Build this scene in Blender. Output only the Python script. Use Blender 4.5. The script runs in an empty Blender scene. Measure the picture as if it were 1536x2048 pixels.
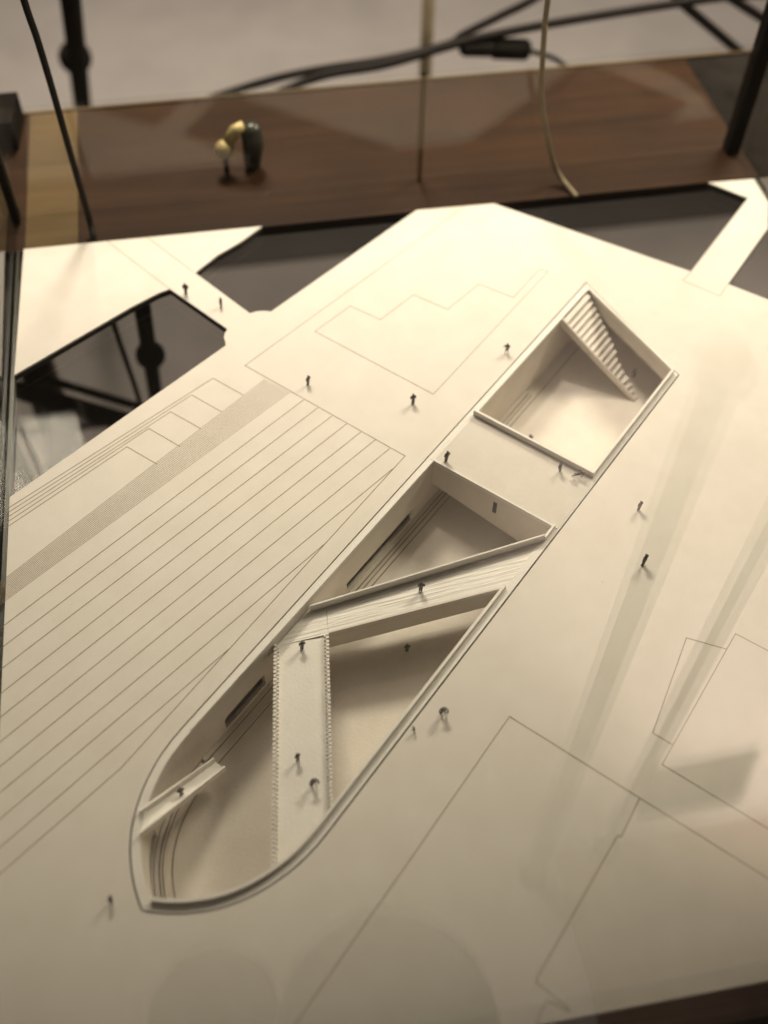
import bpy, bmesh, math, random
from mathutils import Vector, Matrix
from mathutils.geometry import tessellate_polygon
random.seed(7)
S = bpy.context.scene
C = S.collection
R = math.radians

# ------------------------------------------------------------------ camera
cam_d = bpy.data.cameras.new('camera')
cam = bpy.data.objects.new('camera', cam_d); C.objects.link(cam)
cr = Vector((0.98487469, -0.17277461, 0.01306793))
cu = Vector((0.13068652, 0.79024109, 0.59869863))
cf = Vector((0.11376674, 0.58793533, -0.80086777))
M = Matrix((cr, cu, -cf)).transposed().to_4x4()
M.translation = Vector((0, 0, 0.72))
cam.matrix_world = M
cam_d.sensor_fit = 'VERTICAL'
cam_d.sensor_height = 24.0
cam_d.lens = 2124.65 / 2048 * 24.0
cam_d.clip_start = 0.01
cam_d.clip_end = 60
cam_d.dof.use_dof = True
cam_d.dof.focus_distance = 0.875
cam_d.dof.aperture_fstop = 1.62
S.camera = cam

# ------------------------------------------------------------------ world, lamps, exposure
w = bpy.data.worlds.new('World'); S.world = w; w.use_nodes = True
bg = w.node_tree.nodes['Background']
bg.inputs[0].default_value = (1.0, 0.80, 0.58, 1)
bg.inputs[1].default_value = 0.035

def lamp(name, loc, target, power, color, radius, size, blend):
    d = bpy.data.lights.new(name, 'SPOT')
    d.energy = power; d.color = color; d.shadow_soft_size = radius
    d.spot_size = R(size); d.spot_blend = blend
    o = bpy.data.objects.new(name, d); C.objects.link(o)
    o.location = loc
    o.rotation_euler = (Vector(target) - Vector(loc)).to_track_quat('-Z', 'Y').to_euler()
    return o
def softbox(name, loc, target, power, color, sx, sy):
    d = bpy.data.lights.new(name, 'AREA')
    d.energy = power; d.color = color; d.shape = 'RECTANGLE'; d.size = sx; d.size_y = sy
    o = bpy.data.objects.new(name, d); C.objects.link(o); o.location = loc
    o.rotation_euler = (Vector(target) - Vector(loc)).to_track_quat('-Z', 'Y').to_euler()
    return o
WARM = (1.0, 0.878, 0.69)
softbox('gallery_softbox_right', (1.03, 1.33, 0.88), (0.20, 0.60, 0), 18.5, WARM, 0.52, 0.34)
softbox('gallery_softbox_left', (0.02, 1.78, 1.32), (0.05, 0.78, 0), 22, WARM, 0.46, 0.26)
softbox('gallery_softbox_top', (0.10, 1.05, 1.35), (0.10, 1.04, 0), 2, WARM, 0.90, 0.60)
lamp('fill_spot_floor', (0.15, 2.20, 3.0), (0.15, 2.15, -0.72), 290, (1.0, 0.855, 0.74), 0.15, 62, 0.6)  # unseen fill added to brighten the floor behind the ledge
lamp('fill_spot_viewer_side', (1.04, -0.80, 1.5), (1.04, -0.80, -0.72), 620, (1.0, 0.82, 0.68), 0.12, 37, 0.4)  # unseen fill added to light the floor mirrored in the front glass

lamp('fill_spot_aisle', (0.15, -0.50, 1.7), (0.15, -0.50, -0.72), 42, (1.0, 0.82, 0.68), 0.12, 32, 0.6)  # weak unseen fill added over the near floor for its reflection
S.view_settings.view_transform = 'Standard'
S.view_settings.look = 'None'
S.view_settings.exposure = 0.12
S.view_settings.gamma = 1.0
S.view_settings.use_curve_mapping = False
S.render.engine = 'CYCLES'
S.cycles.max_bounces = 10
S.cycles.transparent_max_bounces = 16
S.cycles.caustics_reflective = False
S.cycles.caustics_refractive = False

# ------------------------------------------------------------------ materials
def new_mat(name):
    m = bpy.data.materials.new(name); m.use_nodes = True
    nt = m.node_tree
    return m, nt, nt.nodes['Principled BSDF']
def link(nt, a, b): nt.links.new(a, b)
def texco(nt, scale=(1, 1, 1), rot=(0, 0, 0)):
    tc = nt.nodes.new('ShaderNodeTexCoord'); mp = nt.nodes.new('ShaderNodeMapping')
    mp.inputs['Scale'].default_value = scale; mp.inputs['Rotation'].default_value = rot
    link(nt, tc.outputs['Object'], mp.inputs['Vector'])
    return mp.outputs['Vector']
def noise(nt, vec, scale, detail=4, rough=0.55):
    n = nt.nodes.new('ShaderNodeTexNoise')
    n.inputs['Scale'].default_value = scale; n.inputs['Detail'].default_value = detail
    n.inputs['Roughness'].default_value = rough
    link(nt, vec, n.inputs['Vector'])
    return n.outputs['Fac']
def ramp(nt, fac, stops):
    r = nt.nodes.new('ShaderNodeValToRGB')
    while len(r.color_ramp.elements) < len(stops): r.color_ramp.elements.new(0.5)
    for e, (p, c) in zip(r.color_ramp.elements, stops):
        e.position = p; e.color = (*c, 1)
    link(nt, fac, r.inputs['Fac'])
    return r.outputs['Color']
def bump(nt, bsdf, height, strength, dist):
    b = nt.nodes.new('ShaderNodeBump')
    b.inputs['Strength'].default_value = strength; b.inputs['Distance'].default_value = dist
    link(nt, height, b.inputs['Height']); link(nt, b.outputs['Normal'], bsdf.inputs['Normal'])
    return b

def card(name, c0, c1, fine=900, relief=0.25, stroke=None, ribs=None, spots=False):
    m, nt, p = new_mat(name)
    v = texco(nt)
    a = noise(nt, v, 35, 5, 0.6)
    col = ramp(nt, a, [(0.3, c0), (0.72, c1)])
    if spots:
        sp = nt.nodes.new('ShaderNodeTexVoronoi'); sp.inputs['Scale'].default_value = 55
        sp.inputs['Randomness'].default_value = 1.0
        link(nt, v, sp.inputs['Vector'])
        mask = ramp(nt, sp.outputs['Distance'], [(0.012, (1, 1, 1)), (0.03, (0, 0, 0))])
        gate = ramp(nt, noise(nt, v, 14, 2), [(0.56, (0, 0, 0)), (0.60, (1, 1, 1))])
        mu = nt.nodes.new('ShaderNodeMath'); mu.operation = 'MULTIPLY'
        link(nt, mask, mu.inputs[0]); link(nt, gate, mu.inputs[1])
        mx = nt.nodes.new('ShaderNodeMixRGB'); mx.inputs[2].default_value = (0.10, 0.075, 0.05, 1)
        link(nt, mu.outputs[0], mx.inputs[0]); link(nt, col, mx.inputs[1])
        col = mx.outputs[0]
    gr = ramp(nt, noise(nt, v, 1500, 2, 0.8), [(0.28, (0.90, 0.90, 0.90)), (0.72, (1.06, 1.06, 1.06))])
    mg = nt.nodes.new('ShaderNodeMixRGB'); mg.blend_type = 'MULTIPLY'; mg.inputs[0].default_value = 1
    link(nt, col, mg.inputs[1]); link(nt, gr, mg.inputs[2])
    link(nt, mg.outputs[0], p.inputs['Base Color'])
    p.inputs['Roughness'].default_value = 0.75
    p.inputs['Specular IOR Level'].default_value = 0.25
    if stroke:
        m2 = nt.nodes.new('ShaderNodeMapping'); m2.inputs['Scale'].default_value = stroke[0]
        link(nt, texco(nt, (1, 1, 1), stroke[1]), m2.inputs['Vector'])
        h = noise(nt, m2.outputs['Vector'], stroke[2], 3, 0.5)
        bump(nt, p, h, stroke[3], 0.002)
    elif ribs:
        wv = nt.nodes.new('ShaderNodeTexWave'); wv.wave_type = 'BANDS'; wv.bands_direction = 'Y'
        wv.inputs['Scale'].default_value = ribs; wv.inputs['Distortion'].default_value = 0.6
        wv.inputs['Detail'].default_value = 2; wv.inputs['Detail Scale'].default_value = 6
        link(nt, texco(nt), wv.inputs['Vector'])
        bump(nt, p, wv.outputs['Fac'], 0.7, 0.0005)
    else:
        h = noise(nt, v, fine, 3, 0.7)
        bump(nt, p, h, relief, 0.0006)
    return m
W0, W1 = (0.71, 0.66, 0.59), (0.755, 0.71, 0.645)
CARD = card('white_card', W0, W1, spots=True)
CARD2 = card('white_plaster_card', (0.675, 0.62, 0.545), (0.745, 0.695, 0.625), 420, 0.6, spots=True)
WHITE = card('white_brush_paint', (0.77, 0.735, 0.675), (0.83, 0.80, 0.745), 420, 0.5)
DECK = card('ribbed_white_card', W0, W1, ribs=230)
STROKE = card('brushed_white_paint', (0.77, 0.735, 0.675), (0.83, 0.80, 0.745), stroke=((2.2, 48, 10), (0, 0, R(39.4)), 9, 0.8))
def plain(name, col, rough=0.6, metal=0.0, spec=0.4, nscale=None, c2=None):
    m, nt, p = new_mat(name)
    p.inputs['Roughness'].default_value = rough; p.inputs['Metallic'].default_value = metal
    p.inputs['Specular IOR Level'].default_value = spec
    if nscale:
        link(nt, ramp(nt, noise(nt, texco(nt), nscale, 4), [(0.35, col), (0.68, c2)]), p.inputs['Base Color'])
    else:
        p.inputs['Base Color'].default_value = (*col, 1)
    return m
INK = plain('burnt_line_and_gap_shade', (0.16, 0.115, 0.06), 0.8, nscale=130, c2=(0.27, 0.20, 0.115))  # engraved lines, and also the painted shade in the floor gaps
BLACK = plain('black_backing', (0.012, 0.011, 0.010), 0.5, nscale=60, c2=(0.02, 0.018, 0.016))
METAL = plain('black_painted_metal', (0.007, 0.006, 0.005), 0.65, spec=0.06, nscale=40, c2=(0.016, 0.013, 0.011))
RUBBER = plain('dark_cable_rubber', (0.009, 0.007, 0.006), 0.6, spec=0.15, nscale=50, c2=(0.016, 0.012, 0.010))
PEWTER = plain('dark_pewter_paint', (0.055, 0.05, 0.045), 0.5, 0.1, 0.4, nscale=700, c2=(0.16, 0.15, 0.135))
BRASS = plain('dull_brass', (0.42, 0.33, 0.15), 0.6, 0.4, nscale=60, c2=(0.52, 0.42, 0.21))
CORD = plain('ivory_cord', (0.22, 0.175, 0.115), 0.7, spec=0.1, nscale=60, c2=(0.28, 0.23, 0.155))
DUST = plain('dusty_pink_panel', (0.26, 0.19, 0.15), 0.95, nscale=30, c2=(0.31, 0.225, 0.18))
LEATHER = plain('dark_leather', (0.008, 0.007, 0.006), 0.8, spec=0.04, nscale=30, c2=(0.018, 0.015, 0.013))

def wood(name, dark, light, gs=3.0):
    m, nt, p = new_mat(name)
    v = texco(nt, (1.2, 22, 22))
    g = noise(nt, v, gs, 7, 0.62)
    col = ramp(nt, g, [(0.30, dark), (0.55, tuple((a + b) / 2 for a, b in zip(dark, light))), (0.75, light)])
    big = ramp(nt, noise(nt, texco(nt), 7, 3), [(0.3, (0.75, 0.72, 0.70)), (0.7, (1.15, 1.12, 1.1))])
    mx = nt.nodes.new('ShaderNodeMixRGB'); mx.blend_type = 'MULTIPLY'; mx.inputs[0].default_value = 1
    link(nt, col, mx.inputs[1]); link(nt, big, mx.inputs[2])
    link(nt, mx.outputs[0], p.inputs['Base Color'])
    p.inputs['Roughness'].default_value = 0.6
    p.inputs['Specular IOR Level'].default_value = 0.12
    bump(nt, p, g, 0.15, 0.001)
    return m
WOOD = wood('dark_walnut', (0.020, 0.0082, 0.0028), (0.044, 0.0195, 0.0072))
PALEWOOD = wood('pale_oak', (0.085, 0.055, 0.024), (0.125, 0.085, 0.038))
def concrete(name, c0, c1):
    m, nt, p = new_mat(name)
    v = texco(nt)
    col = ramp(nt, noise(nt, v, 5, 8, 0.65), [(0.3, c0), (0.7, c1)])
    link(nt, col, p.inputs['Base Color'])
    p.inputs['Roughness'].default_value = 0.8
    bump(nt, p, noise(nt, v, 60, 3), 0.08, 0.002)
    return m
FLOOR = concrete('grey_floor', (0.21, 0.195, 0.185), (0.28, 0.26, 0.245))
SHADED_FLOOR = concrete('dark_shaded_floor', (0.04, 0.036, 0.034), (0.058, 0.052, 0.048))
PALE = concrete('pale_lit_floor', (0.37, 0.34, 0.325), (0.46, 0.425, 0.405))

def glass(name, tint, gain=1.0):
    """clear pane: straight-through transmission plus a Fresnel (Schlick) reflection on each face"""
    m = bpy.data.materials.new(name); m.use_nodes = True
    nt = m.node_tree; nt.nodes.clear()
    out = nt.nodes.new('ShaderNodeOutputMaterial')
    tr = nt.nodes.new('ShaderNodeBsdfTransparent'); tr.inputs[0].default_value = (*tint, 1)
    gl = nt.nodes.new('ShaderNodeBsdfGlossy'); gl.inputs['Roughness'].default_value = 0.0
    ge = nt.nodes.new('ShaderNodeNewGeometry')
    dot = nt.nodes.new('ShaderNodeVectorMath'); dot.operation = 'DOT_PRODUCT'
    link(nt, ge.outputs['Normal'], dot.inputs[0]); link(nt, ge.outputs['Incoming'], dot.inputs[1])
    def math_(op, a, b=None):
        n = nt.nodes.new('ShaderNodeMath'); n.operation = op
        for i, q in enumerate((a, b)):
            if q is None: continue
            if isinstance(q, (int, float)): n.inputs[i].default_value = q
            else: link(nt, q, n.inputs[i])
        return n.outputs[0]
    cosv = math_('ABSOLUTE', dot.outputs['Value'])
    fr = math_('ADD', math_('MULTIPLY', math_('POWER', math_('SUBTRACT', 1.0, cosv), 5.0), 0.96), 0.04)
    if gain != 1.0: fr = math_('MULTIPLY', fr, gain)
    mx = nt.nodes.new('ShaderNodeMixShader')
    link(nt, fr, mx.inputs[0]); link(nt, tr.outputs[0], mx.inputs[1]); link(nt, gl.outputs[0], mx.inputs[2])
    link(nt, mx.outputs[0], out.inputs['Surface'])
    return m
GLASS = glass('clear_glass', (0.985, 0.99, 0.98))
COATED = glass('coated_glass', (0.985, 0.99, 0.98), 0.62)
SMOKED = glass('smoked_glass', (0.70, 0.69, 0.685))
SEAMGLASS = glass('glass_edge_tint', (0.62, 0.58, 0.40))
SEAM = plain('glass_edge_green', (0.03, 0.03, 0.022), 0.3, nscale=30, c2=(0.05, 0.048, 0.034))

# ------------------------------------------------------------------ helpers
def tag(o, label=None, cat=None, group=None, kind=None):
    if label: o['label'] = label
    if cat: o['category'] = cat
    if group: o['group'] = group
    if kind: o['kind'] = kind
    return o
def empty(name, loc=(0, 0, 0), rz=0.0):
    o = bpy.data.objects.new(name, None); C.objects.link(o)
    o.empty_display_size = 0.02; o.location = loc; o.rotation_euler = (0, 0, rz)
    return o
def obj(name, me, mat, parent=None):
    o = bpy.data.objects.new(name, me); C.objects.link(o)
    if mat and not me.materials: me.materials.append(mat)
    if parent: o.parent = parent
    return o
def mesh_of(verts, faces, smooth=False):
    me = bpy.data.meshes.new('m'); me.from_pydata(verts, [], faces)
    bm = bmesh.new(); bm.from_mesh(me)
    bmesh.ops.recalc_face_normals(bm, faces=bm.faces[:]); bm.to_mesh(me); bm.free()
    if smooth:
        for p in me.polygons: p.use_smooth = True
    me.update(); return me
def prism(loops, z0, z1, f=None):
    """polygon with holes extruded between z0 and z1; f maps (x,y,z) to the final axes"""
    loops = [list(l) for l in loops]
    flat = [p for l in loops for p in l]
    n = len(flat)
    tris = tessellate_polygon([[Vector((p[0], p[1], 0)) for p in l] for l in loops])
    vs = [(p[0], p[1], z0) for p in flat] + [(p[0], p[1], z1) for p in flat]
    fs = [(a, b, c) for a, b, c in tris] + [(a + n, b + n, c + n) for a, b, c in tris]
    k = 0
    for l in loops:
        m = len(l)
        for i in range(m):
            a, b = k + i, k + (i + 1) % m
            fs.append((a, b, b + n, a + n))
        k += m
    if f: vs = [f(*v) for v in vs]
    return mesh_of(vs, fs)
def mm(pts): return [(u / 1000, -v / 1000) for u, v in pts]   # dock plan (u along, v across) -> local metres
def boxm(x0, x1, y0, y1, z0, z1): return prism([[(x0, y0), (x1, y0), (x1, y1), (x0, y1)]], z0, z1)
def hexa(bot, top):
    """solid from four bottom and four top corners"""
    return mesh_of(list(bot) + list(top), [(0, 1, 2, 3), (4, 5, 6, 7), (0, 1, 5, 4), (1, 2, 6, 5), (2, 3, 7, 6), (3, 0, 4, 7)])
def tube_data(pts, rad, seg=10):
    pts = [Vector(p) for p in pts]; vs = []; fs = []
    rads = rad if isinstance(rad, (list, tuple)) else [rad] * len(pts)
    prev = None
    for i, p in enumerate(pts):
        t = (pts[min(i + 1, len(pts) - 1)] - pts[max(i - 1, 0)]).normalized()
        if prev is None:
            a = t.orthogonal().normalized()
        else:
            a = (prev - t * prev.dot(t)).normalized()
        prev = a; b = t.cross(a)
        for k in range(seg):
            an = 2 * math.pi * k / seg
            vs.append(tuple(p + (a * math.cos(an) + b * math.sin(an)) * rads[i]))
    for i in range(len(pts) - 1):
        for k in range(seg):
            fs.append((i * seg + k, i * seg + (k + 1) % seg, (i + 1) * seg + (k + 1) % seg, (i + 1) * seg + k))
    fs.append(tuple(range(seg))); fs.append(tuple(range((len(pts) - 1) * seg, len(pts) * seg)))
    return vs, fs
def tube(pts, rad, seg=10): return mesh_of(*tube_data(pts, rad, seg), smooth=True)
def smooth_path(pts, n=8):
    P = [Vector(p) for p in pts]; out = []
    for i in range(len(P) - 1):
        p0, p1, p2, p3 = P[max(i - 1, 0)], P[i], P[i + 1], P[min(i + 2, len(P) - 1)]
        for k in range(n):
            t = k / n
            out.append(0.5 * ((2 * p1) + (p2 - p0) * t + (2 * p0 - 5 * p1 + 4 * p2 - p3) * t * t + (3 * p1 - p0 - 3 * p2 + p3) * t ** 3))
    out.append(P[-1]); return out
def ball(c, r, seg=20, squash=1.0):
    bm = bmesh.new(); bmesh.ops.create_uvsphere(bm, u_segments=seg, v_segments=seg // 2, radius=r)
    for v in bm.verts: v.co.z *= squash; v.co += Vector(c)
    me = bpy.data.meshes.new('m'); bm.to_mesh(me); bm.free()
    for p in me.polygons: p.use_smooth = True
    return me

# ------------------------------------------------------------------ the setting
fl = obj('floor', boxm(-5, 5, -4, 7, -0.78, -0.72), FLOOR); tag(fl, kind='structure')
pf = obj('lit_floor_sheet', boxm(-4, 4, 2.30, 6.5, -0.719, -0.715), PALE); tag(pf, kind='structure')  # pale sheet paints in the brighter lit floor beyond the ledge
pd = obj('shaded_floor_sheet', boxm(-4, 4, 1.72, 2.295, -0.719, -0.7155), SHADED_FLOOR); tag(pd, kind='structure')  # dark sheet paints in the shaded floor seen through the base plate
pv = obj('aisle', boxm(-4, 4, -3.5, 0.02, -0.719, -0.715), PALE); tag(pv, kind='structure')

# ------------------------------------------------------------------ display table (wood)
tb = empty('display_table', (0.2, 0.55, -0.72))
tag(tb, 'dark brown wooden display table carrying the glass case and model', 'table')
def tpart(name, me, mat):
    me.transform(Matrix.Translation(-Vector(tb.location))); return obj(name, me, mat, tb)
ZT = -0.005
tpart('plank', boxm(-0.330, -0.2065, 0.9262, 1.172, -0.017, ZT), WOOD)
tpart('plank', boxm(-0.1508, 0.600, 0.9262, 1.172, -0.017, ZT), WOOD)
tag(tpart('end_plank', boxm(0.6012, 0.95, 0.9262, 1.172, -0.0172, ZT - 0.0006), LEATHER), 'black end of the ledge at the right')
tag(tpart('inlay_board', boxm(-0.206, -0.1515, 0.9262, 1.172, -0.017, ZT + 0.0005), PALEWOOD), 'pale yellowish wooden board at the end of the ledge')
tag(tpart('edge_strip', boxm(-0.330, 0.95, 1.1728, 1.1765, -0.034, ZT + 0.002), PALEWOOD), 'thin pale edging along the far rim')
tpart('front_rail', boxm(-0.330, 0.95, 0.106, 0.1185, -0.032, ZT - 0.001), METAL)
tpart('front_edge', boxm(-0.330, 0.95, 0.030, 0.1055, -0.034, ZT - 0.004), METAL)
tpart('side_rail', boxm(-0.330, -0.2225, 0.119, 0.925, -0.032, ZT), METAL)
tpart('side_rail', boxm(0.601, 0.95, 0.119, 0.925, -0.032, ZT), WOOD)
for lx in (-0.29, 0.91):
    for ly in (0.11, 1.14):
        tpart('leg', boxm(lx - 0.022, lx + 0.022, ly - 0.011, ly + 0.022, -0.72, -0.0345), WOOD)

# ------------------------------------------------------------------ glass case
gc = empty('glass_case', (0.19, 0.53, -0.005))
tag(gc, 'clear glass display case with dark corner posts round the white model', 'display case')
def gpart(name, me, mat):
    me.transform(Matrix.Translation(-Vector(gc.location))); return obj(name, me, mat, gc)
GX0, GX1, GY0, GY1, GZ0, GZ1 = -0.2185, 0.5935, 0.072, 0.977, -0.004, 0.92
OX, OY, BB = -0.11209305, 0.23104114, math.atan2(0.69903425, 0.71508819)
def to_world(u, v):
    x, y = u / 1000, -v / 1000
    return (OX + x * math.cos(BB) - y * math.sin(BB), OY + x * math.sin(BB) + y * math.cos(BB))
gpart('front_pane', boxm(GX0 + 0.008, GX1 - 0.016, GY0 - 0.006, GY0, GZ0, GZ1), GLASS)
BZ = 0.1225
gpart('back_pane', boxm(GX0 + 0.008, 0.2185, GY1, GY1 + 0.006, GZ0, BZ), COATED)
gpart('back_pane', boxm(0.2235, GX1 - 0.016, GY1, GY1 + 0.006, GZ0, BZ), COATED)
gpart('pane_seam', boxm(0.2188, 0.2232, GY1 - 0.0005, GY1 + 0.0065, GZ0, BZ), SEAMGLASS)
gpart('side_pane', boxm(GX0 - 0.003, GX0 + 0.003, GY0 + 0.012, GY1 - 0.012, GZ0, GZ1), GLASS)
gpart('side_pane', boxm(GX1 - 0.007, GX1 - 0.001, GY0 + 0.012, GY1 - 0.012, GZ0, GZ1), GLASS)
for px in (GX0 - 0.008, GX1 - 0.015):
    for py in (GY0 - 0.006, GY1 - 0.006):
        gpart('corner_post', boxm(px, px + 0.015, py, py + 0.015, GZ0 - 0.0005, GZ1), METAL)
hole = [to_world(u, v) for u, v in ((-6, -101), (-6, 101), (772, 101), (772, -101))]
gpart('base_plate', prism([[(-0.2215, 0.1190), (0.6005, 0.1190), (0.6005, 0.9255), (-0.2215, 0.9255)], hole], -0.016, -0.011), SMOKED)
gpart('base_edge', boxm(-0.2140, -0.2105, 0.1195, 0.925, -0.0105, -0.004), SEAM)
# ------------------------------------------------------------------ the architectural model
mo = empty('architectural_model', (OX, OY, 0), BB)
tag(mo, 'white card architectural model of a sunken ship-shaped dock with bridges and stair', 'model')
OUT = [(495.4, -296.2), (711.2, -271.3), (770.6, -210.3), (797.1, 11.2), (945.2, 8.0), (944.3, -39.4), (981.0, -0.8), (952.2, 28.9), (910.1, 46.6), (802.2, 50.0), (809.6, 174.8), (423.7, 569.5), (-146.9, 11.7), (185.8, -328.7), (433.1, -300.9), (437.0, -304.8), (440.4, -309.4), (445.7, -312.6), (451.2, -314.5), (460.8, -398.1), (449.6, -403.1), (417.7, -410.8), (287.0, -433.4), (416.3, -560.1), (591.2, -386.9), (558.1, -388.5), (527.3, -393.9), (493.8, -394.1), (481.1, -311.4), (485.8, -308.5), (490.3, -304.6), (493.4, -300.2)]
HALF = [(0, 0), (2.1, 4.6), (4.6, 9.1), (8.1, 15.0), (12.1, 20.6), (16.3, 26.0), (20.9, 31), (25.7, 36.0), (30.9, 40.4), (36.5, 44.8), (42.4, 48.6), (48.8, 52.3), (55.4, 55.5), (65.4, 59.6), (75.9, 62.8), (84, 64.8), (91.8, 66.1), (103, 67.2), (115, 67.6)]
def offset_half(d):
    out = []
    for i, (u, v) in enumerate(HALF):
        a = HALF[max(i - 1, 0)]; b = HALF[min(i + 1, len(HALF) - 1)]
        tx, ty = b[0] - a[0], b[1] - a[1]; l = math.hypot(tx, ty)
        out.append((u + ty / l * d, v - tx / l * d))
    # tip lies on the axis
    (u0, v0), (u1, v1) = out[0], out[1]
    pts = [p for p in out if p[1] > 0.4]
    (ua, va), (ub, vb) = pts[0], pts[1]
    tip = ua - va * (ub - ua) / (vb - va)
    return [(tip, 0)] + pts
def dock_outline(d, back0=(719, -66.0), back1=(656.5, 67.0), vside=None):
    h = offset_half(d) if d else HALF
    s = 67.6 - d
    return h + [(back1[0], s)] + [(back0[0], -s)] + [(u, -v) for u, v in reversed(h[1:])]
outer = dock_outline(0.0)
def back_u(v): return 708.6 - (v + 58.6) * (708.6 - 655.6) / 119.3
board = obj('board', prism([mm(OUT), mm(outer)], -0.0022, 0.0), CARD, mo)
seal = dock_outline(4.0, (715.3, -63.6), (656.2, 63.6))
obj('backing_board', prism([mm(OUT), mm(seal)], -0.0075, -0.0024), BLACK, mo)

# engraved drawing on the board, each line a shallow dark strip
LINES = [
 [(423.7, -268.9), (746.1, -233.1)], [(423.7, -268.9), (422.3, -83.9)],
 [(499.0, -244.3), (548.1, -238.2), (550.1, -203.0), (599.1, -197.2), (601.4, -158.1), (651.4, -153.3), (654.9, -114.8), (707.3, -115.5), (709.5, -106.8), (498.5, -105.4), (499.0, -244.3)],
 [(393.7, -245.9), (393.4, -282.1), (175.0, -321.2)], [(366.2, -248.4), (365.8, -283.8), (172.0, -317.8)],
 [(339.8, -249.7), (339.0, -285.2), (169.0, -314.3)], [(313.2, -251.1), (312.5, -287.3), (166.0, -310.6)],
 [(286.4, -253.0), (285.4, -288.0), (163.0, -306.8)],
 [(421.8, -197.3), (79.0, -239.5)], [(421.6, -180.9), (66.8, -225.7)], [(421.6, -164.4), (54.6, -212.0)],
 [(421.7, -148.0), (41.0, -196.7)], [(421.2, -131.9), (28.0, -182.2)], [(421.6, -116.1), (14.9, -167.5)],
 [(421.0, -99.8), (2.3, -153.2)], [(403.7, -84.3), (-10.8, -138.6)], [(304.1, -83.4), (-23.8, -124.0)],
 [(183.0, -82.4), (-37.3, -108.8)], [(64.1, -81.2), (-49.4, -95.2)], [(422.3, -83.9), (64.1, -81.2)],
 [(-7.8, 124.8), (262.6, 122.5), (263.8, 343.3)],
 [(263.5, 230.1), (230.5, 232.8), (229.9, 230.3), (115.0, 232.8), (113.6, 258.6)],
 [(112.1, 259.5), (109.8, 245.0), (97.2, 244.9), (94.2, 249.0)],
 [(410.6, 229.0), (401.3, 199.1), (313.5, 214.7), (313.5, 230.3)],
 [(428.9, 274.1), (427.5, 228.6), (295.2, 231.5), (296.1, 329.8)],
 [(796.4, 11.6), (779.4, 10.3), (780.7, 51.2), (802.2, 50.0)],
 [(476.4, -499.7), (460.7, -399.2)], [(505.8, -470.9), (493.6, -395.3)]]
for i in range(14):
    q = i / 13
    LINES.append([(420.8 + 1.4 * q, -242.2 + 28.6 * q), (107.4 - 13.5 * q, -271.4 + 15.3 * q)])
def strip(a, b, wd, z0, z1):
    d = Vector((b[0] - a[0], b[1] - a[1])).normalized(); n = Vector((-d.y, d.x)) * wd / 2; e = d * wd / 2
    return prism([mm([(a[0] - n.x - e.x, a[1] - n.y - e.y), (b[0] - n.x + e.x, b[1] - n.y + e.y), (b[0] + n.x + e.x, b[1] + n.y + e.y), (a[0] + n.x - e.x, a[1] + n.y - e.y)])], z0, z1)
for i, l in enumerate(LINES):
    wd = 0.60 if i < 28 else 0.40
    if i in (0, 2, 25, 26, 27): wd = 0.5
    for k, (a, b) in enumerate(zip(l[:-1], l[1:])):
        obj('engraved_line', strip(a, b, wd, -0.0003, 0.00012 + 0.00002 * (k % 2)), INK, board)

# rim plate round the pits, one gap's width inside the board
rim_out = dock_outline(1.35, (717.2, -66.2), (655.6, 66.2))
inner = offset_half(7.6)
pit_bow = inner + [(432, 60), (432, -60)] + [(u, -v) for u, v in reversed(inner[1:])]
pit_back = [(500, -60), (500, 60), (back_u(60), 60), (back_u(-60), -60)]
obj('rim_plate', prism([mm(rim_out), mm(pit_bow), mm(pit_back)], -0.003, 0.0003), WHITE, mo)
obj('deck', prism([mm([(432.4, -63), (497.3, -63), (497.3, 65), (432.4, 65)])], 0.0004, 0.0009), DECK, mo)
# shell under the board
obj('dock_floor', prism([mm([(-4, -100), (-4, 100), (770, 100), (770, -100)])], -0.060, -0.057), CARD2, mo)
for nm, q in (('shell_wall', [(-4, -100), (770, -100), (770, -97), (-4, -97)]), ('shell_wall', [(-4, 97), (770, 97), (770, 100), (-4, 100)]),
              ('shell_wall', [(767, -96.9), (770, -96.9), (770, 96.9), (767, 96.9)]), ('shell_wall', [(-4, -96.9), (-1, -96.9), (-1, 96.9), (-4, 96.9)])):
    obj(nm, prism([mm(q)], -0.0569, -0.0077), CARD2, mo)
# long walls: the left one has low openings
def wall_uz(outer_, holes, v0, v1):
    return prism([[(u / 1000, z / 1000) for u, z in l] for l in [outer_] + holes], v0 / 1000, v1 / 1000, lambda x, y, z: (x, -z, y))
slots = [[(304, -51), (401, -51), (401, -37.6), (304, -37.6)], [(147, -50), (195, -50), (195, -34), (150, -34), (147, -37)], [(560, -46), (560, -52), (640, -52), (640, -46)]]
obj('dock_wall', wall_uz([(115, -56.9), (707, -56.9), (707, -3.1), (115, -3.1)], slots[:2], -63, -60), CARD2, mo)
obj('dock_wall', wall_uz([(115, -56.9), (657, -56.9), (657, -3.1), (115, -3.1)], [], 60, 63), CARD2, mo)
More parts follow.
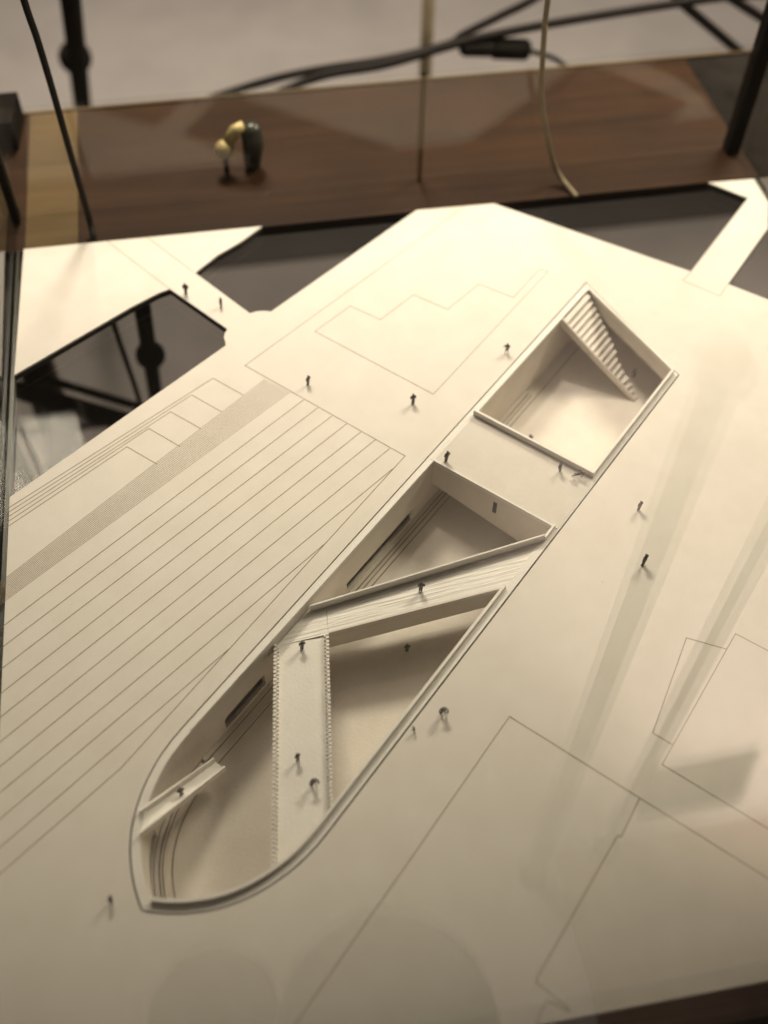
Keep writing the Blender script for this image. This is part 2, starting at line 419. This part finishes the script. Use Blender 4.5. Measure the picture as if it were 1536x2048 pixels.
# curved bow walls
inn = [p for p in inner]
def ribbon(h, d, z0, z1, sgn, side=1):
    o = []
    for i, (u, v) in enumerate(h):
        a = h[max(i - 1, 0)]; b = h[min(i + 1, len(h) - 1)]
        tx, ty = b[0] - a[0], b[1] - a[1]; l = math.hypot(tx, ty)
        o.append((u - ty / l * d, v + tx / l * d))
    pts = [(u, sgn * v) for u, v in list(h) + list(reversed(o))]
    return prism([mm(pts)], z0 / 1000, z1 / 1000)
bow = inn + [(115, 60.0)] if inn[-1][0] < 114 else inn
obj('bow_wall', ribbon(bow, 3, -56.9, -3.1, 1), CARD2, mo)
ia = [i for i, p in enumerate(bow) if p[0] >= 14][0]; ib = [i for i, p in enumerate(bow) if p[0] >= 50][0]
obj('bow_wall', ribbon(bow[:ia + 1], 3, -56.9, -3.1, -1), CARD2, mo)
obj('bow_wall', ribbon(bow[ib:], 3, -56.9, -3.1, -1), CARD2, mo)
obj('bow_wall', ribbon(bow[ia:ib + 1], 3, -37, -3.1, -1), CARD2, mo)
obj('bow_wall', ribbon(bow[ia:ib + 1], 3, -56.9, -51.5, -1), CARD2, mo)
# bulkheads under the deck
obj('bulkhead', mesh_of([(0.4322, 0.060, -0.003), (0.4322, -0.060, -0.003), (0.4322, -0.060, -0.048), (0.4322, 0.060, -0.031),
                         (0.4350, 0.060, -0.003), (0.4350, -0.060, -0.003), (0.4350, -0.060, -0.048), (0.4350, 0.060, -0.031)],
                        [(0, 1, 2, 3), (4, 5, 6, 7), (0, 1, 5, 4), (1, 2, 6, 5), (2, 3, 7, 6), (3, 0, 4, 7)]), CARD2, mo)
obj('bulkhead', boxm(0.4965, 0.4995, -0.060, 0.060, -0.045, -0.0031), CARD2, mo)
tag(obj('wall_slit', prism([mm([(431.6, 3.2), (432.15, 3.2), (432.15, 6.9), (431.6, 6.9)])], -0.023, -0.009), BLACK, mo), 'narrow dark upright slit on the bulkhead')
# back wall band over a dark recess
bw = [(back_u(-60), -60), (back_u(60), 60)]
obj('back_wall', prism([mm([(back_u(-60), -60), (back_u(60), 60), (back_u(60) + 3.3, 60), (back_u(-60) + 3.3, -60)])], -0.0165, -0.0031), CARD2, mo)
obj('soffit', prism([mm([(back_u(-60) + 3.4, -60), (back_u(60) + 3.4, 60), (768, 60), (768, -60)])], -0.0165, -0.0150), CARD2, mo)
obj('recess_wall', prism([mm([(back_u(-60) + 34, -60), (back_u(60) + 34, 62), (back_u(60) + 37, 62), (back_u(-60) + 37, -60)])], -0.0569, -0.0168), CARD2, mo)
# floor benches and contour steps
obj('bench_step', prism([mm([(118, -59.9), (690, -59.9), (690, -49), (118, -49)])], -0.0568, -0.0555), CARD2, mo)
obj('bench_step', prism([mm([(118, -59.9), (600, -59.9), (600, -56.6), (118, -56.6)])], -0.0554, -0.0535), CARD2, mo)
for k, d in enumerate((20.0, 17.6, 15.2, 12.8)):
    h = [p for p in offset_half(d) if p[0] < 118]
    hb = [p for p in offset_half(8.4) if p[0] < 118]
    obj('floor_step', prism([mm([(u, -v) for u, v in h[1:]] + [(u, -v) for u, v in reversed(hb[1:])])], -0.0568 + 0.0001 * k, -0.0562 + 0.0007 * k), CARD2, mo)
for v_, z_, a_, b_ in ((-49.0, -0.0569, 118, 690), (-56.6, -0.0554, 118, 600), (-53.0, -0.0554, 200, 600)):
    obj('floor_gap_shade', strip((a_, v_ + 0.3), (b_, v_ + 0.3), 0.7, z_, z_ + 0.0004), INK, mo)  # dark strips painted in for the shade in the bench gaps
for d_, w_ in ((11.6, 0.9), (14.4, 0.45), (21.0, 0.4)):
    h_ = [p for p in offset_half(d_) if p[0] < 100]
    g_ = [p for p in offset_half(d_ + w_) if p[0] < 100]
    zz_ = -0.0544 if d_ < 20 else -0.0566
    obj('floor_gap_shade', prism([mm([(u, -v) for u, v in h_[1:]] + [(u, -v) for u, v in reversed(g_[1:])])], zz_ - 0.0004, zz_ + 0.0003), INK, mo)  # dark ribbons stand in for shade in the bow floor gap
# parapets
PH = 0.0044
def parapet_line(pts, t, z0, z1, name='parapet', mat=WHITE):
    """wall along a plan polyline with thickness t to its right side"""
    o = []
    for i, (u, v) in enumerate(pts):
        a = pts[max(i - 1, 0)]; b = pts[min(i + 1, len(pts) - 1)]
        tx, ty = b[0] - a[0], b[1] - a[1]; l = math.hypot(tx, ty)
        o.append((u - ty / l * t, v + tx / l * t))
    return obj(name, prism([mm(list(pts) + list(reversed(o)))], z0, z1), mat, mo)
pr_ = [(u, v) for u, v in offset_half(9.2)] + [(200, 58.4), (357, 58.4)]
parapet_line(pr_, 2.3, -0.0029, PH)
parapet_line([(500.2, -61.5), (500.2, 62.2)], 2.2, 0.00035, 0.0072)
parapet_line([(500.4, 59.8), (back_u(60) - 1, 59.8)], 2.2, 0.00035, 0.0066)
parapet_line([(416.5, 60.6), (433, 60.6)], 2.0, 0.00035, 0.0050)
parapet_line([(431.9, -60.5), (431.9, 60.4)], -1.5, 0.00035, 0.0016, 'deck_lip')
parapet_line([(116, -60.2), (706, -60.2)], -1.8, 0.00035, 0.0010, 'rim_lip')
parapet_line([(u, -v) for u, v in offset_half(7.8)[11:]] + [(115.8, -60.2)], -1.8, 0.00035, 0.0010, 'rim_lip')
parapet_line([(back_u(-60) + .3, -60), (back_u(60) + .3, 60)], -2.4, 0.00035, 0.0018, 'rim_lip')

# bridge one: slopes from the right rim to the landing at the left wall
def zb(v): return -0.0006 - 0.0112 * (61 - v) / 110
def P3(u, v, z): return (u / 1000, -v / 1000, z)
def slab(q, top, thick, name, mat, parent=mo):
    t = [P3(u, v, z) for (u, v), z in zip(q, top)]
    return obj(name, hexa([(x, y, z - thick) for x, y, z in t], t), mat, parent)
b1 = [(414.5, 60.3), (357.0, 60.3), (244.0, -32.5), (263.5, -49.5)]
slab(b1, [zb(v) for u, v in b1], 0.0025, 'bridge_deck', STROKE)
land = [(263.2, -49.7), (243.7, -32.7), (211.5, -59.7), (252.0, -59.7)]
slab(land, [zb(-49.7), zb(-32.7), -0.0120, -0.0120], 0.0025, 'bridge_landing', STROKE)
d1 = Vector((357.0 - 244.0, 60.3 + 32.5)).normalized(); n1 = Vector((d1.y, -d1.x))
def beam(a, b, za, zb_, h0, t, name, mat, lip=0.0):
    """upright plate along a-b, its top lip above the deck, its foot h0 below"""
    d = Vector((b[0] - a[0], b[1] - a[1])).normalized(); n = Vector((-d.y, d.x)) * t
    q = [a, b, (b[0] + n.x, b[1] + n.y), (a[0] + n.x, a[1] + n.y)]; z = [za, zb_, zb_, za]
    return obj(name, hexa([P3(u, v, zz - h0) for (u, v), zz in zip(q, z)], [P3(u, v, zz + lip) for (u, v), zz in zip(q, z)]), mat, mo)
beam((357.0, 60.0), (244.0, -32.6), zb(60) , zb(-32.6), 0.0225, 1.4, 'bridge_beam', CARD2, 0.0011)
beam((416.5, 60.6), (253.5, -58.3), zb(60), zb(-58.3), 0.0225, -1.3, 'bridge_parapet', WHITE, 0.0088)
# bridge two: from the landing to the right bow wall
dd = Vector((74.6 - 210.9, 46.8 + 62.5)).normalized()
def bz(u): return -0.0119 - 0.0010 * (211 - u) / 140
L0 = (211.5, -59.9); R0 = (243.6, -33.2)
L1 = (L0[0] + dd.x * 174, L0[1] + dd.y * 174); R1 = (R0[0] + dd.x * 121, R0[1] + dd.y * 121)
wallp = offset_half(7.4)
ends = [(66.0, 53.4)] + [p for p in wallp if 68 < p[0] < 120] + [(126.5, 59.8)]
def sheet(q, zf, thick, name, mat):
    tris = tessellate_polygon([[Vector((u, v, 0)) for u, v in q]]); n = len(q)
    vs = [P3(u, v, zf(u) - thick) for u, v in q] + [P3(u, v, zf(u)) for u, v in q]
    fs = [tuple(t) for t in tris] + [tuple(k + n for k in t) for t in tris] + [(i, (i + 1) % n, (i + 1) % n + n, i + n) for i in range(n)]
    return obj(name, mesh_of(vs, fs), mat, mo)
sheet([L0] + ends + [R0], bz, 0.0060, 'bridge_deck', WHITE)
def railing(a, ln, side):
    """low rail with a row of bead-like stud heads on its crest"""
    vs = []; fs = []
    def addbox(c, sx, sy, z0, z1):
        n = Vector((-dd.y, dd.x))
        k = len(vs)
        for z in (z0, z1):
            for ex, ey in ((-1, -1), (1, -1), (1, 1), (-1, 1)):
                p = Vector(c) + dd * sx * ex + n * sy * ey
                vs.append(P3(p.x, p.y, z))
        for f in ((0, 1, 2, 3), (4, 5, 6, 7), (0, 1, 5, 4), (1, 2, 6, 5), (2, 3, 7, 6), (3, 0, 4, 7)): fs.append(tuple(k + t for t in f))
    m = int(ln / 3.3)
    for i in range(m):
        s = 1.65 + i * 3.3; c = (a[0] + dd.x * s, a[1] + dd.y * s); z = bz(c[0])
        addbox(c, 1.65, 0.28, z, z + 0.0031)
        j = random.uniform(-.12, .12)
        addbox((c[0] + j, c[1]), 0.95, 1.05 + random.uniform(0, .15), z + 0.0032, z + 0.0048 + random.uniform(-.0003, .0003))
        cc = (c[0] + side * -dd.y * 2.2, c[1] + side * dd.x * 2.2)
        addbox(cc, 0.8, 0.7, z + 0.0001, z + 0.0011 + random.uniform(0, .0005))
    o = obj('railing', mesh_of(vs, fs), WHITE, mo); return o
nn = Vector((-dd.y, dd.x))
railing(L0, 180, -1)
railing(R0, 146, 1)
# ramp at the bow
def ramp_slab():
    a, b = 41.0, 119.0
    z = lambda u: 0.0002 - 0.043 * (u - a) / (b - a)
    q = [(47, -45.6), (38.5, -36.4), (b, -36.0), (b, -45.6)]
    slab(q, [z(44) , z(41), z(b), z(b)], 0.0012, 'ramp_deck', WHITE)
    for v0, u0, t in ((-47.2, 48.0, 1.3), (-36.2, 36.5, 1.2)):
        qq = [(u0, v0), (b, v0), (b, v0 + t), (u0, v0 + t)]
        zz = [z(43), z(b), z(b), z(43)]
        obj('ramp_parapet', hexa([P3(u, v, k - 0.0013) for (u, v), k in zip(qq, zz)], [P3(u, v, k + 0.0066) for (u, v), k in zip(qq, zz)]), WHITE, mo)
ramp_slab()
# stair in the back pit
st = empty('stair'); st.parent = mo
NS = 17
for i in range(NS):
    v0 = -59.0 + 91.0 * i / NS; v1 = -59.0 + 91.0 * (i + 1) / NS
    zt = -0.0015 - 0.0535 * i / (NS - 1)
    q = [(657.2, v0), (657.2, v1), (back_u(v1) - 3.0 - (4 if i > 9 else 0), v1), (back_u(v0) - 3.0 - (4 if i > 9 else 0), v0)]
    if i > 12: q[2] = (q[2][0], v1 + 2.0); q[3] = (q[3][0], v0 + 2.0)
    obj('step', prism([mm(q)], zt - 0.0052, zt - 0.00008 * (i % 2)), CARD2, st)
q = [(-59.5, 0.0020), (33.5, -0.0545), (33.5, -0.0568), (28.0, -0.0568), (-59.5, -0.0078)]
obj('stringer', prism([[(v / 1000, z) for v, z in q]], 0.6552, 0.6571, lambda x, y, z: (z, -x, y)), CARD2, st)

# ------------------------------------------------------------------ miniature figures
def figure_mesh(pose):
    V = dict(pel=(0, 0, .95, .18, .14), che=(0, 0, 1.30, .21, .15), nec=(0, .01, 1.50, .065, .065), hea=(0, .02, 1.66, .12, .13), top=(0, .02, 1.77, .09, .10))
    if pose == 'stand':
        V.update(sL=(.20, 0, 1.40, .10, .10), eL=(.25, -.02, 1.13, .08, .08), hL=(.22, .06, .88, .06, .06), sR=(-.20, 0, 1.40, .10, .10), eR=(-.25, -.02, 1.13, .08, .08), hR=(-.22, .06, .88, .06, .06),
                 kL=(.085, .02, .5, .10, .10), fL=(.085, 0, .07, .08, .08), tL=(.09, .14, .05, .06, .05), kR=(-.085, .02, .5, .10, .10), fR=(-.085, 0, .07, .08, .08), tR=(-.09, .14, .05, .06, .05))
    elif pose == 'walk':
        V.update(sL=(.19, 0, 1.42, .075, .075), eL=(.27, -.14, 1.16, .055, .055), hL=(.25, -.20, .92, .045, .045), sR=(-.19, 0, 1.42, .075, .075), eR=(-.26, .12, 1.15, .055, .055), hR=(-.24, .28, .98, .045, .045),
                 kL=(.10, .18, .52, .075, .075), fL=(.11, .26, .08, .055, .055), tL=(.12, .40, .05, .05, .04), kR=(-.10, -.06, .5, .075, .075), fR=(-.11, -.30, .10, .055, .055), tR=(-.12, -.18, .04, .05, .04))
    elif pose == 'arm':
        V.update(sL=(.19, 0, 1.42, .075, .075), eL=(.40, .10, 1.26, .06, .06), hL=(.34, .28, 1.42, .05, .05), sR=(-.19, 0, 1.42, .075, .075), eR=(-.26, -.02, 1.13, .055, .055), hR=(-.16, .16, 1.02, .045, .045),
                 kL=(.12, .02, .5, .075, .075), fL=(.16, 0, .07, .055, .055), tL=(.18, .14, .04, .05, .04), kR=(-.12, .02, .5, .075, .075), fR=(-.15, 0, .07, .055, .055), tR=(-.16, .14, .04, .05, .04))
    else:  # stooped over, carrying
        V.update(che=(0, .14, 1.24, .20, .16), nec=(0, .24, 1.40, .07, .07), hea=(0, .30, 1.52, .10, .11), top=(0, .33, 1.60, .075, .085),
                 sL=(.20, .18, 1.34, .08, .08), eL=(.36, .34, 1.16, .07, .07), hL=(.26, .52, 1.10, .08, .08), sR=(-.20, .18, 1.34, .08, .08), eR=(-.32, .32, 1.10, .06, .06), hR=(-.22, .46, .98, .06, .06),
                 kL=(.13, .14, .5, .085, .085), fL=(.16, 0, .07, .06, .06), tL=(.17, .14, .04, .05, .04), kR=(-.13, .06, .5, .085, .085), fR=(-.16, -.14, .07, .06, .06), tR=(-.17, 0, .04, .05, .04))
    names = list(V); E = [('pel', 'che'), ('che', 'nec'), ('nec', 'hea'), ('hea', 'top')]
    for s in 'LR': E += [('che', 's' + s), ('s' + s, 'e' + s), ('e' + s, 'h' + s), ('pel', 'k' + s), ('k' + s, 'f' + s), ('f' + s, 't' + s)]
    me = bpy.data.meshes.new('fig')
    me.from_pydata([V[n][:3] for n in names], [(names.index(a), names.index(b)) for a, b in E], [])
    o = bpy.data.objects.new('fig_tmp', me); C.objects.link(o)
    mod = o.modifiers.new('skin', 'SKIN')
    sk = me.skin_vertices[0].data
    for i, n in enumerate(names): sk[i].radius = V[n][3:]; sk[i].use_root = (n == 'pel')
    sub = o.modifiers.new('sub', 'SUBSURF'); sub.levels = 1; sub.render_levels = 1
    dg = bpy.context.evaluated_depsgraph_get(); dg.update()
    out = bpy.data.meshes.new_from_object(o.evaluated_get(dg))
    bpy.data.objects.remove(o)
    out.transform(Matrix.Scale(0.0150 / 1.75, 4))
    out.materials.clear(); out.materials.append(PEWTER)
    for p in out.polygons: p.use_smooth = True
    return out
FM = {p: figure_mesh(p) for p in ('stand', 'walk', 'arm', 'stoop')}
FIGS = [  # u, v, z mm, pose, turn, lean x, lean y (deg), scale, label
 (464.8, -380.2, 0, 'stand', 165, 0, -3, 1.1, 'dark miniature figure farthest up the narrow pier to the triangular quay'),
 (470.4, -338.5, 0, 'stand', 60, -4, 8, .95, 'thin dark miniature figure on the pier nearer the round landing'),
 (439.1, -205.7, 0, 'stand', 40, 3, 2, .98, 'dark miniature figure beside the upper end of the dense stripe band'),
 (477.3, -113.6, 0, 'stand', 10, 0, 0, 1.05, 'dark miniature figure below the corner of the stepped outline on the plaza'),
 (584.4, -79.2, 0, 'arm', 170, 0, 0, 1.0, 'dark miniature figure beside the far end of the back pit'),
 (437.5, -51.0, 0.9, 'stand', 25, 2, 4, 1.1, 'pale grey-backed miniature figure at the deck corner above the triangular pit'),
 (544.3, -22.0, -57, 'stand', 20, 0, 0, 1.15, 'miniature figure half hidden behind the front parapet of the back pit'),
 (487.5, 35.7, 0.9, 'stand', 40, -3, -8, 1.0, 'dark miniature figure standing close to the front parapet on the ribbed deck'),
 (489.5, 47.0, 0.9, 'walk', 150, 0, -52, 1.0, 'toppled miniature figure leaning on the parapet at the deck corner'),
 (491.1, 110.5, 0, 'stand', 20, 0, 0, .95, 'dark miniature figure farther up the open quay right of the dock'),
 (442.7, 139.8, 0, 'stand', 35, 0, 0, 1.2, 'large dark miniature figure alone on the open quay right of the dock'),
 (317.6, 4.9, -6.1, 'stand', -10, 2, 2, 1.08, 'dark miniature figure walking on the brushed sloping bridge'),
 (221.4, -41.3, -12.0, 'stand', 15, 0, 3, 1.0, 'dark miniature figure at the bridge landing by the left wall'),
 (289.9, 12.8, -57, 'stand', 0, 0, 0, .95, 'miniature figure in the shade on the pit floor under the sloping bridge'),
 (147.4, 13.5, -12.3, 'stand', 30, 0, 0, .9, 'dark miniature figure in the middle of the studded bridge'),
 (140.1, 34.0, -12.3, 'stoop', 186, 0, 0, 1.1, 'bulky stooping miniature figure near the bow end of the studded bridge'),
 (79.8, -40.5, -21.3, 'stand', 20, 0, 0, 1.0, 'dark miniature figure on the small ramp at the bow'),
 (236.0, 81.1, 0, 'stoop', 172, 0, 0, 1.1, 'bulky stooping miniature figure on the quay beside the right parapet'),
 (211.0, 72.6, 0, 'stoop', 60, 0, 0, .55, 'very small stub of a miniature figure beside the right parapet'),
 (-6.9, -20.0, 0, 'stand', 60, 0, 0, .85, 'blurred miniature figure on the quay in front of the pointed bow'),
 (684.0, 17.0, -57, 'stand', 0, 0, 0, .95, 'tiny dark miniature figure in the recess behind the foot of the stair'),
]
for (u, v, z, pose, turn, lx, ly, sc, lab) in FIGS:
    x, y = to_world(u, v)
    o = bpy.data.objects.new('miniature_figure', FM[pose]); C.objects.link(o)
    o.location = (x, y, z / 1000); o.rotation_euler = (R(lx), R(ly), R(turn)); o.scale = (sc * 1.05, sc * 1.05, sc * 0.84)
    if abs(ly) > 40: o.location.z += 0.0016
    tag(o, lab, 'figurine', 'miniature figures set out on the model')

# ------------------------------------------------------------------ things behind and under the case
def rod(name, a, b, r, joints, label, cat):
    t = empty(name, a); tag(t, label, cat)
    A = Vector(a); B = Vector(b)
    obj('shaft', tube([Vector(), (B - A) * .5, B - A], r, 16), METAL, t)
    for p, rr in joints:
        obj('ball_joint', ball(Vector(p) - A, rr), METAL, t)
    obj('foot', tube([(0, 0, -0.0), (0, 0, 0.012)], r * 2.2, 20), METAL, t)
    return t
rod('stand_pole', (-0.269, 1.987, -0.72), (-0.140, 1.36, 0.14), 0.0145, [((-0.1935, 1.62, -0.190), 0.0255)], 'dark upright stand pole with ball joint behind the wooden ledge', 'pole')
rod('stand_pole', (-0.150, 1.186, -0.715), (-0.0965, 0.90, -0.040), 0.0095, [((-0.110, 0.978, -0.222), 0.0185)], 'black stand pole with ball joint seen below the pier', 'pole')
def cable(name, pts, r, label, mat=RUBBER, seg=10):
    return tag(obj(name, tube(smooth_path(pts), r, seg), mat), label, 'cable')
cable('hanging_wire', [(-0.150, 0.95, 0.50), (-0.1461, 0.95, 0.268), (-0.1426, 0.95, 0.2055), (-0.1408, 0.95, 0.1563), (-0.139, 0.949, 0.0803), (-0.1366, 0.944, 0.0136), (-0.1345, 0.9275, -0.004), (-0.1364, 0.9258, -0.0544), (-0.1365, 0.927, -0.1202), (-0.1329, 0.927, -0.1846), (-0.1294, 0.927, -0.2503), (-0.125, 0.93, -0.45), (-0.12, 0.94, -0.712)], 0.0032, 'thin black wire hanging down across the left end of the ledge')
cable('black_cable', [(-0.02, 1.40, -0.160), (0.012, 1.4, -0.143), (0.1, 1.4, -0.122), (0.171, 1.4, -0.113), (0.257, 1.4, -0.107), (0.347, 1.4, -0.092), (0.372, 1.4, -0.078), (0.421, 1.4, -0.056), (0.476, 1.4, -0.03), (0.56, 1.42, 0.02)], 0.0058, 'dark cable rising from behind the rim past the plug')
cable('black_cable', [(0.08, 1.35, -0.125), (0.109, 1.35, -0.110), (0.165, 1.35, -0.093), (0.248, 1.35, -0.085), (0.335, 1.35, -0.066), (0.387, 1.35, -0.056), (0.491, 1.35, -0.044), (0.65, 1.35, -0.031), (0.756, 1.35, -0.026), (0.9, 1.35, -0.03)], 0.0060, 'long dark cable running level behind the wooden rim')
cable('black_cable', [(0.60, 1.4, 0.02), (0.677, 1.4, -0.046), (0.694, 1.4, -0.061), (0.786, 1.4, -0.13), (0.85, 1.4, -0.18)], 0.0068, 'dark cable dropping behind the rim, the left of two at right')
cable('black_cable', [(0.68, 1.4, 0.0), (0.753, 1.4, -0.05), (0.77, 1.4, -0.06), (0.847, 1.4, -0.105), (0.95, 1.4, -0.16)], 0.0068, 'dark cable at the upper right corner, the right of two')
pg = empty('cable_plug', (0.40, 1.35, -0.074)); tag(pg, 'dark two-part cable connector lying along the cables', 'plug')
obj('connector', tube([(-0.046, 0, 0.004), (-0.040, 0, 0.003), (-0.002, 0, 0.0005), (0.0, 0, 0)], [0.006, 0.0105, 0.012, 0.011], 14), RUBBER, pg)
obj('connector', tube([(0.001, 0, 0), (0.004, 0, -0.0005), (0.048, 0, -0.006), (0.053, 0, -0.007)], [0.0125, 0.0145, 0.0145, 0.011], 14), METAL, pg)
obj('lead', tube(smooth_path([(0.052, 0, -0.008), (0.094, 0, -0.024), (0.13, -0.01, -0.05)]), 0.0035), RUBBER, pg)
cable('ivory_cord', [(0.330, 0.955, 0.60), (0.333, 0.955, 0.217), (0.334, 0.955, 0.173), (0.340, 0.955, 0.108), (0.351, 0.955, 0.061), (0.366, 0.955, 0.018), (0.374, 0.949, 0.004), (0.380, 0.938, -0.0008), (0.386, 0.9225, -0.004)], 0.0028, 'pale ivory cord hanging down to the back edge of the model', CORD)
wr = empty('wooden_rod', (0.345, 1.52, -0.72)); tag(wr, 'pale yellowish upright rod behind the ledge and the pane seam', 'rod')
obj('shaft', tube([(0, 0, 0), (0, 0, 0.9)], 0.010, 14), CORD, wr)
obj('foot', tube([(0, 0, 0), (0, 0, 0.02)], 0.04, 20), METAL, wr)
# small brass fitting with dark shade on the ledge
kb = empty('brass_fitting', (0.030, 1.03, -0.005)); tag(kb, 'small brass knob with dark oblong shade standing on the ledge', 'fitting')
obj('shade', tube([(0.010, 0, 0.001), (0.011, 0, 0.006), (0.014, 0, 0.030), (0.013, 0, 0.050), (0.012, 0, 0.056)], [0.007, 0.0095, 0.012, 0.0115, 0.006], 16), SEAM, kb)
obj('knob', ball((-0.018, -0.004, 0.030), 0.0105), BRASS, kb)
obj('neck', tube([(-0.014, -0.003, 0.036), (-0.004, -0.001, 0.050), (0.006, 0, 0.054)], [0.006, 0.007, 0.006], 12), BRASS, kb)
obj('stem', tube([(-0.018, -0.004, 0.0), (-0.018, -0.004, 0.024)], 0.003, 10), METAL, kb)
# dark box by the left end
db = obj('dark_case', prism([[(-0.045, -0.03), (0.045, -0.03), (0.05, 0.03), (-0.05, 0.03)]], 0.0, 0.035), LEATHER); db.location = (-0.262, 1.135, -0.0048)
tag(db, 'small dark box on the ledge at the left edge', 'box')
# trestle under the case
tr = empty('trestle', (-0.24, 1.0, -0.715)); tag(tr, 'black metal trestle seen below the model at the left', 'trestle')
def trp(name, pts, r): return obj(name, tube([Vector(p) - tr.location for p in pts], r, 12), METAL, tr)
trp('cross_bar', [(-0.345, 1.052, -0.3), (-0.10, 0.912, -0.3)], 0.0125)
trp('cross_bar', [(-0.300, 1.055, -0.292), (-0.120, 0.962, -0.306)], 0.0055)
trp('cross_bar', [(-0.37, 1.138, -0.5), (-0.269, 1.131, -0.5), (-0.17, 1.135, -0.5)], 0.007)
trp('leg', [(-0.345, 1.052, -0.27), (-0.36, 1.138, -0.715)], 0.010)
trp('leg', [(-0.10, 0.912, -0.27), (-0.165, 1.135, -0.715)], 0.010)
cable('floor_cable', [(-0.311, 1.156, -0.4), (-0.292, 1.098, -0.4), (-0.273, 1.019, -0.4), (-0.276, 0.948, -0.4), (-0.277, 0.881, -0.4), (-0.28, 0.80, -0.42)], 0.0045, 'thin dark cable looping below the board at the left edge')

# ------------------------------------------------------------------ unseen things added on the viewer's side to shape front-glass reflections
def post(loc, h, r, label):
    t = empty('mirror_post', loc); tag(t, label, 'post', 'posts added for reflections in the front glass')  # added out of view to put a dark streak in the reflection
    obj('base', tube([(0, 0, 0), (0, 0, 0.012), (0, 0, 0.018)], [0.018, 0.018, 0.014], 28), METAL, t)
    obj('shaft', tube([(0, 0, 0.016), (0, 0, h)], r, 16), METAL, t)
    obj('finial', ball((0, 0, h + r), r * 1.5), METAL, t)
post((0.295, -0.285, -0.7145), 0.95, 0.0125, 'added dark post whose reflection streaks broadly down the right quay')
post((0.400, -0.300, -0.7085), 0.95, 0.008, 'added thin dark post whose reflection runs right of the broad streak')
panel = obj('panel', boxm(0.33, 1.4, -0.31, 0.0, -0.7145, -0.709), DUST); tag(panel, 'made-up dusty pink rug mirrored in the glass at lower right', 'panel')  # added out of view for the pink patch in the reflection
block = obj('reflected_block', prism([[(0.48, -0.392), (0.66, -0.398), (0.61, -0.338), (0.46, -0.336)]], -0.7145, -0.69), LEATHER); tag(block, 'made-up flat dark bag mirrored in the glass above the pink rug', 'block')  # added out of view for the dark patch in the reflection
for cx, cy, r_, lab in ((0.07, -0.13, 0.135, 'made-up large round dark floor cushion mirrored along the bottom centre'), (-0.137, -0.178, 0.080, 'made-up smaller round dark floor cushion mirrored at the bottom left')):  # added discs stand in for the viewer's mirrored silhouette
    cu_ = obj('silhouette_disc', tube([(0, 0, 0), (0, 0, 0.008), (0, 0, 0.03), (0, 0, 0.04)], [r_ * 0.94, r_, r_, r_ * 0.9], 40), LEATHER)
    cu_.location = (cx, cy, -0.7145); tag(cu_, lab, 'disc', 'discs added to be mirrored in the front glass')
